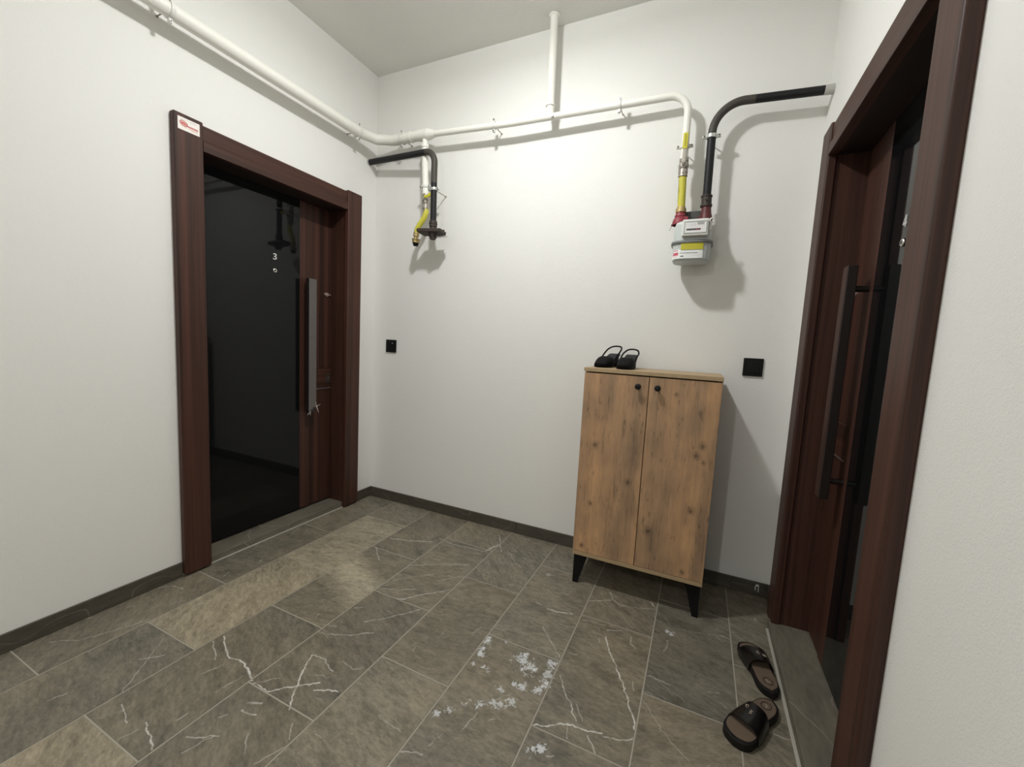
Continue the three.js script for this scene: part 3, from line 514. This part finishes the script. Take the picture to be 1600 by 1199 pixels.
// gas meter
{
  const cx = 2.056, cz = .092, m = thing('gas_meter', 'pale grey gas meter with red caps and a small dial on the wall', 'gas meter', [cx, 1.597, cz]);
  const se = (a, n) => { const c = Math.cos(a), s = Math.sin(a); return [Math.sign(c) * Math.pow(Math.abs(c), 2 / n), Math.sign(s) * Math.pow(Math.abs(s), 2 / n)]; };
  const loft = (rows, n = 3.6) => {
    const g = [grid((u, v) => { const f = v * (rows.length - 1), i = Math.min(rows.length - 2, Math.floor(f)), t = f - i, R = rows[i].map((q, k) => q + (rows[i + 1][k] - q) * t), [c, s] = se(-u * 2 * Math.PI, n); return V3(cx + R[1] * c, R[0], cz + R[2] * s); }, 56, rows.length - 1)];
    for (const [k, sg] of [[0, 1], [rows.length - 1, -1]]) { const R = rows[k]; g.push(grid((u, v) => { const [c, s] = se(sg * u * 2 * Math.PI, n); return V3(cx + R[1] * c * v, R[0], cz + R[2] * s * v); }, 56, 1)); }
    return mergeGeometries(g);
  };
  part('meter_case_lower', loft([[1.607, .073, .062], [1.609, .078, .067], [1.614, .081, .07], [1.688, .084, .0715]]), M.meterGrey, m);
  part('seam_flange', loft([[1.684, .086, .073], [1.686, .092, .079], [1.697, .092, .079], [1.699, .086, .073]]), M.meterSeam, m);
  part('meter_case_upper', loft([[1.696, .083, .071], [1.772, .081, .07], [1.784, .077, .066], [1.79, .068, .057]]), M.meterGrey, m);
  const fz = (x, b, a = .082) => cz + b * Math.pow(1 - Math.pow(Math.min(.98, Math.abs((x - cx) / a)), 3.6), 1 / 3.6);
  const patch = (x0, x1, y0, y1, b, off) => grid((u, v) => { const x = x0 + (x1 - x0) * u; return V3(x, y0 + (y1 - y0) * v, fz(x, b) + off); }, 20, 1);
  const lt = canvasTex(400, 150, (c, w, h) => {
    c.fillStyle = '#f2f3f2'; c.fillRect(0, 0, w, h); c.fillStyle = '#c0404c'; c.fillRect(8, 14, 66, 12); c.fillStyle = '#d97a88'; c.fillRect(6, 48, 76, 52); c.fillStyle = '#b8384a'; c.fillRect(18, 60, 60, 10); c.fillRect(10, 80, 50, 8); c.fillStyle = '#d98a90'; c.fillRect(12, 116, 66, 6);
    c.fillStyle = '#9a9c9e'; for (let i = 0; i < 16; i++) c.fillRect(120 + i * 11, 22, 6, 4); c.fillStyle = '#5a5c60'; for (let i = 0; i < 26; i++) c.fillRect(104 + i * 9, 58 + (i % 2), 7, 13); c.fillStyle = '#9a9c9e'; for (let i = 0; i < 15; i++) c.fillRect(180 + i * 13, 88, 8, 4); c.fillStyle = '#4a4c50'; c.fillRect(110, 106, 46, 15); c.fillStyle = '#a6a8aa'; c.fillRect(176, 112, 190, 3);
  });
  part('meter_label', patch(1.976, 2.108, 1.615, 1.658, .0715, .0014), std({ map: lt, roughness: .5 }), m, 'white label with red and black print');
  part('yellow_tape', patch(2.012, 2.108, 1.654, 1.69, .0725, .0022), M.tapeYellow, m, 'yellow tape across the seam');
  // counter housing
  part('dial_housing', [box(2.012, 2.122, 1.712, 1.786, .14, .186, .004)], M.whitePlastic, m);
  const dt = canvasTex(360, 220, (c, w, h) => {
    c.fillStyle = '#eceae8'; c.fillRect(0, 0, w, h); c.strokeStyle = '#b9b6b6'; c.lineWidth = 3; c.beginPath(); c.arc(52, 60, 22, 0, 7); c.stroke(); c.fillStyle = '#dcdadd'; c.fillRect(95, 30, 100, 70); c.fillStyle = '#b6b3b2'; c.fillRect(212, 18, 118, 54); c.fillStyle = '#8f8c8c'; for (let i = 0; i < 9; i++) c.fillRect(220 + i * 12, 28, 6, 12); for (let i = 0; i < 8; i++) c.fillRect(222 + i * 12, 50, 7, 10); c.fillStyle = '#a9a6a6'; for (let i = 0; i < 10; i++) c.fillRect(212 + i * 12, 96, 7, 5);
    c.fillStyle = '#241c1e'; c.fillRect(32, 138, 178, 36); c.fillStyle = '#6d1626'; c.fillRect(186, 138, 88, 36); c.fillStyle = '#cfc8c8'; for (let i = 0; i < 7; i++) c.fillRect(46 + i * 31, 148, 4, 16); c.fillStyle = '#a7a4a4'; c.fillRect(292, 150, 26, 6);
  });
  const dg = new THREE.PlaneGeometry(.09, .05); dg.translate(2.067, 1.7495, .1872); part('dial_face', flat(dg), std({ map: dt, roughness: .25 }), m, 'counter face with black and red number strip');
  part('dial_frame', [box(2.0185, 2.1155, 1.773, 1.777, .184, .189), box(2.0185, 2.1155, 1.7225, 1.7265, .184, .189), box(2.0185, 2.0225, 1.7265, 1.773, .184, .189), box(2.1115, 2.1155, 1.7265, 1.773, .184, .189)], M.meterGrey, m);
  // red inlet caps and the bracket between the pipes
  part('inlet_cap', [lathe([[.034, 0], [.034, .012], [.03, .026], [.022, .038], [.018, .04]], V3(1.992, 1.787, .092)), cyl(.026, .019, V3(1.992, 1.826, .09), V3(1.993, 1.85, .09), 20), box(2.005, 2.03, 1.795, 1.822, .09, .112, .004)], M.red, m, 'red cap');
  part('inlet_cap', [cyl(.031, .025, V3(2.106, 1.787, .092), V3(2.105, 1.828, .089), 8), cyl(.024, .02, V3(2.105, 1.824, .089), V3(2.103, 1.872, .088), 20), box(2.07, 2.095, 1.793, 1.82, .09, .112, .004)], M.redDark, m, 'dark red cap');
  part('bracket', box(2.0, 2.1, 1.79, 1.858, .055, .061, .002), M.bracket, m);
  part('seal_clip', [new THREE.TorusGeometry(.009, .0035, 8, 20).rotateY(.5).translate(2.133, 1.784, .15), box(2.124, 2.136, 1.74, 1.776, .146, .152, .002)].map(flat), M.whitePlastic, m);
  part('seal_wire', [cyl(.005, .005, V3(1.966, 1.782, .12), V3(1.958, 1.78, .122), 10), cyl(.0009, .0009, V3(1.962, 1.782, .122), V3(1.951, 1.757, .118), 6)], M.redDark, m);
}

// ------------------------------------------------------------ wall switches
{
  const s1 = thing('wall_switch', 'small black light switch on the wall near the door numbered 3', 'switch', [.166, 1.113, 0]);
  part('switch_plate', box(.122, .21, 1.069, 1.157, -.001, .009, .003), M.switchPlate, s1); part('rocker', box(.136, .196, 1.083, 1.143, .007, .013, .003), M.switchPlate, s1); part('indicator', box(.179, .187, 1.129, 1.136, .0125, .0136, .0004), M.zinc, s1);
  const s2 = thing('wall_switch', 'black light switch on the wall to the side of the shoe cabinet', 'switch', [2.374, 1.123, 0]);
  part('switch_plate', box(2.332, 2.416, 1.081, 1.167, -.001, .009, .003), M.switchPlate, s2); part('rocker', box(2.346, 2.402, 1.095, 1.153, .007, .0125, .003), M.switchPlate, s2);
}

// ------------------------------------------------------------ shoe cabinet
{
  const X0 = 1.647, X1 = 2.237, ZF = .355, zb = .035, c = thing('shoe_cabinet', 'two-door oak-look shoe cabinet with black knobs on tapered black legs', 'cabinet', [1.942, 0, .195]);
  const oak = (g, g2 = 'y') => uvBox(g, g2, .6, 1.1, -1.645 / .6, 0), edge = (g) => uvBox(g, 'x', .5, .05);
  part('top_board', edge(box(X0 - .004, X1 + .002, 1.065, 1.083, zb - .004, ZF + .003, .0012)), M.oakEdge, c);
  part('side_panel', oak(box(X0, X0 + .016, .152, 1.064, zb, ZF - .0195, .0008)), M.oak, c);
  part('side_panel', oak(box(X1 - .016, X1, .152, 1.064, zb, ZF - .0195, .0008)), M.oak, c);
  part('back_panel', oak(box(X0 + .016, X1 - .016, .17, 1.064, zb, zb + .004)), M.oak, c);
  part('bottom_board', edge(box(X0, X1, .152, .17, zb, ZF, .0012)), M.oakEdge, c);
  for (const [a, b, kx] of [[X0, 1.9415, 1.898], [1.9445, X1, 1.982]]) {
    const d = part('door', oak(box(a, b, .172, 1.0595, ZF - .018, ZF, .0012)), M.oak, c);
    part('knob', flat(new THREE.LatheGeometry([[0, 0], [.006, 0], [.0055, .012], [.011, .015], [.0135, .02], [.0132, .024], [.0105, .027], [0, .0275]].map(p => new THREE.Vector2(...p)), 24).rotateX(Math.PI / 2).translate(kx, 1.014, ZF - .001)), M.black, d, 'round black knob');
  }
  const leg = (sx, sz) => {
    const lx = sx < 0 ? X0 + .006 : X1 - .006, lz = sz < 0 ? zb + .01 : ZF - .012, g = new THREE.CylinderGeometry((.064) / 2 * 1.414, .024 / 2 * 1.414, .1515, 4, 1); g.rotateY(Math.PI / 4);
    const p = g.attributes.position; for (let i = 0; i < p.count; i++) { const hw = p.getY(i) > 0 ? .032 : .012; p.setX(i, p.getX(i) - sx * hw); p.setZ(i, p.getZ(i) - sz * hw + (p.getY(i) < 0 ? 0 : 0)); }
    g.translate(lx, .0765, lz); const f = flat(g); f.computeVertexNormals(); return f;
  };
  for (const sx of [-1, 1]) for (const sz of [-1, 1]) part('leg', leg(sx, sz), M.blackMatte, c);
}

// ------------------------------------------------------------ slingback heels on the cabinet (toe along +z, heel end at z = 0 .. L)
const HL = .232;
function heelShoe(label, strapH) {
  const o = thing('slingback_shoe', label, 'shoe', [0, 0, 0], 'black slingback shoes on the cabinet');
  const wid = (t) => .5 * (t < .3 ? .05 + .03 * Math.sin(Math.min(1, t / .3) * Math.PI / 2) : .08 - .03 * smooth(.3, 1, t));
  const rise = (t) => .004 + .058 * smooth(.28, .92, t), zz = (t) => HL * (1 - t);
  part('sole', band((u, v) => { const t = u, a = (v - .5) * 2, e = Math.pow(Math.sin(Math.PI * Math.min(.5, .06 + t * 4)), .5) * (t > .93 ? Math.sqrt(Math.max(.1, 1 - Math.pow((t - .93) / .08, 2))) : 1); return V3(a * wid(t) * e, rise(t), zz(t)); }, .006, 30, 8), M.suede, o);
  part('insole', band((u, v) => { const t = .3 + .69 * u, a = (v - .5) * 2, e = t > .93 ? Math.sqrt(Math.max(.1, 1 - Math.pow((t - .93) / .08, 2))) : 1; return V3(a * wid(t) * .93 * e, rise(t) + .0055, zz(t)); }, .003, 22, 6), M.insole, o, 'grey insole');
  part('vamp', band((u, v) => {
    const cut = .43 - .1 * Math.pow(Math.sin(v * Math.PI), 2), t = -.01 + u * cut, k = clamp01((t + .01) / .12), h = .02 + .03 * smooth(0, .34, t), a = Math.PI * v, c = Math.cos(a), s = Math.sin(a);
    return V3(wid(Math.max(0, t)) * 1.04 * Math.sign(c) * Math.pow(Math.abs(c), .55) * (.72 + .28 * Math.pow(k, .5)), .003 + (rise(Math.max(0, t)) - .004) + h * Math.pow(s, .6) * (.55 + .45 * Math.pow(k, .5)), zz(t));
  }, .004, 18, 26), M.suede, o);
  part('toe_front', flat(new THREE.SphereGeometry(1, 22, 12).scale(.026, .0145, .012).translate(0, .0145, HL - .001)), M.suede, o);
  part('heel', [flat(new THREE.CylinderGeometry(.02, .011, .06, 16).translate(0, .03, .018))], M.suede, o);
  const sp = new THREE.CatmullRomCurve3([V3(-.037, .03, zz(.42)), V3(-.037, .058, zz(.58)), V3(-.035, strapH - .016, zz(.85)), V3(-.022, strapH - .003, zz(.99)), V3(0, strapH, zz(1.03)), V3(.022, strapH - .004, zz(.99)), V3(.035, strapH - .018, zz(.85)), V3(.037, .056, zz(.58)), V3(.037, .03, zz(.42))]).getPoints(48);
  const sg = tube(sp, .0042, 8); part('heel_strap', sg, M.suede, o); return o;
}
const sh1 = heelShoe('black slingback shoe on the cabinet, the one nearer the cabinet corner', .108); sh1.position.set(1.734, 1.083, .05); sh1.rotation.y = -.17;
const sh2 = heelShoe('black slingback shoe on the cabinet, the one nearer the knobs', .096); sh2.position.set(1.822, 1.083, .082); sh2.rotation.y = -.03;

// ------------------------------------------------------------ slides on the floor (heel end at the origin, toe along +z)
const SL = .256;
function slide(label, foot) {                              // foot: +1 has its inner side on +x
  const o = thing('slide_sandal', label, 'sandal', [0, 0, 0], 'pair of brown and black slide sandals');
  const half = [[0, .0, .0], [.02, .024, .024], [.05, .033, .033], [.09, .034, .032], [.13, .0365, .032], [.17, .045, .038], [.2, .0475, .0435], [.23, .042, .042], [.247, .028, .032], [SL, .004, .012]];
  const outline = (k) => { const p = []; for (const [z, a] of half) p.push(new THREE.Vector2(-foot * a * k, z + (SL / 2 - z) * (1 - k))); for (const [z, , b] of [...half].reverse().slice(0, -1)) p.push(new THREE.Vector2(foot * b * k, z + (SL / 2 - z) * (1 - k))); return new THREE.Shape(new THREE.SplineCurve([...p, p[0]]).getPoints(90)); };
  const slab = (k, y0, y1, bev) => { const g = extrude(outline(k), y1 - y0 - 2 * bev, bev); g.rotateX(Math.PI / 2); g.scale(1, 1, 1); g.translate(0, y1 - bev, 0); return g; };
  part('sole', slab(.98, .0005, .026, .003), M.rubber, o);
  part('footbed', slab(.9, .0255, .0295, .0015), M.footbed, o, 'taupe footbed');
  part('strap', band((u, v) => { const z = .112 + .085 * u, a = Math.PI * v, w = .036 + .0115 * smooth(.09, .19, z), hgt = .04 - .01 * smooth(.12, .21, z), c = Math.cos(a), s = Math.sin(a); return V3(-w * 1.05 * Math.sign(c) * Math.pow(Math.abs(c), .75), .008 + (hgt + .012) * Math.pow(s, .72), z + .012 * (v - .5) * foot); }, .0032, 12, 26), M.strapLeather, o, 'glossy black strap');
  const lg = part('heel_emblem', flat(new THREE.TorusGeometry(.0145, .0013, 8, 28).scale(1, 1.15, 1).rotateX(-Math.PI / 2).translate(0, .0297, .05)), M.logoDark, o, 'oval stamped emblem');
  part('emblem_mark', [box(-.006, .004, .0292, .0304, .046, .0495), box(.001, .0045, .0292, .0304, .0495, .057)], M.logoLight, lg);
  const bar = (x0, z0, x1, z1) => { const y = (x) => .0105 + (.04 - .01 * smooth(.12, .21, z0) + .012) * Math.pow(Math.sqrt(Math.max(0, 1 - Math.pow(Math.abs(x) / .048, 2.667))), .72); return cyl(.0014, .0014, V3(x0, y(x0), z0), V3(x1, y(x1), z1), 6); };
  part('strap_emblem', [bar(-.004, .148, .003, .15), bar(.003, .15, -.003, .156), bar(-.003, .156, .004, .158), bar(.004, .158, -.002, .164)], M.logoLight, o);
  part('strap_emblem', [bar(foot * -.024, .138, foot * -.02, .146), bar(foot * -.024, .138, foot * -.016, .136), bar(foot * -.016, .136, foot * -.013, .144), bar(foot * -.02, .146, foot * -.014, .149)], M.logoLight, o);
  return o;
}
const place = (o, hx, hz, tx, tz) => { o.position.set(hx, 0, hz); o.rotation.y = Math.atan2(tx - hx, tz - hz); };
place(slide('black strapped slide with taupe footbed, its toe pointing away from the cabinet', 1), 2.468, .73, 2.334, .946);
place(slide('black strapped slide with taupe footbed, its toe pointing towards the cabinet', 1), 2.474, .697, 2.415, .445);

// ------------------------------------------------------------ the landing's ceiling lamps
LAMPS.forEach((L, i) => {
  const l = thing('ceiling_lamp', ['small round white ceiling lamp between the two doors', 'small round white ceiling lamp at the far end of the landing'][i], 'lamp', [L.x, H, L.z], 'ceiling lamps of the landing');
  part('lamp_base', lathe([[0, 0], [.075, 0], [.075, -.014], [.062, -.02], [0, -.02]], V3(L.x, H - .0005, L.z), 40), M.whitePlastic, l);
  const g = new THREE.LatheGeometry([[0, -.0985], [.05, -.0985], [.06, -.095], [.068, -.085], [.07, -.072], [.066, -.03], [.06, -.0205], [0, -.0205]].map(p => new THREE.Vector2(...p)), 36); g.translate(L.x, H, L.z);
  const d = part('diffuser', flat(g), std({ color: lin(.8, .8, .78), emissive: LAMP_COLOR, emissiveIntensity: 4, roughness: .5 }), l); d.castShadow = false;
  const p = new THREE.PointLight(LAMP_COLOR, LAMP_CD[i], 0, 2); p.position.set(L.x, L.y + .04, L.z); p.castShadow = true; p.shadow.radius = LAMP_SIZE; p.shadow.mapSize.set(2048, 2048); p.shadow.camera.near = .01; p.shadow.bias = -.0005; p.name = numbered('lamp_glow'); scene.add(p);
  const r = new THREE.RectAreaLight(LAMP_COLOR, LAMP_FACE[i], LAMP_WIDE, LAMP_WIDE); r.position.set(L.x, L.y, L.z); r.rotation.x = -Math.PI / 2; r.name = numbered('lamp_face_light'); scene.add(r);
});
renderer.render(scene, camera);
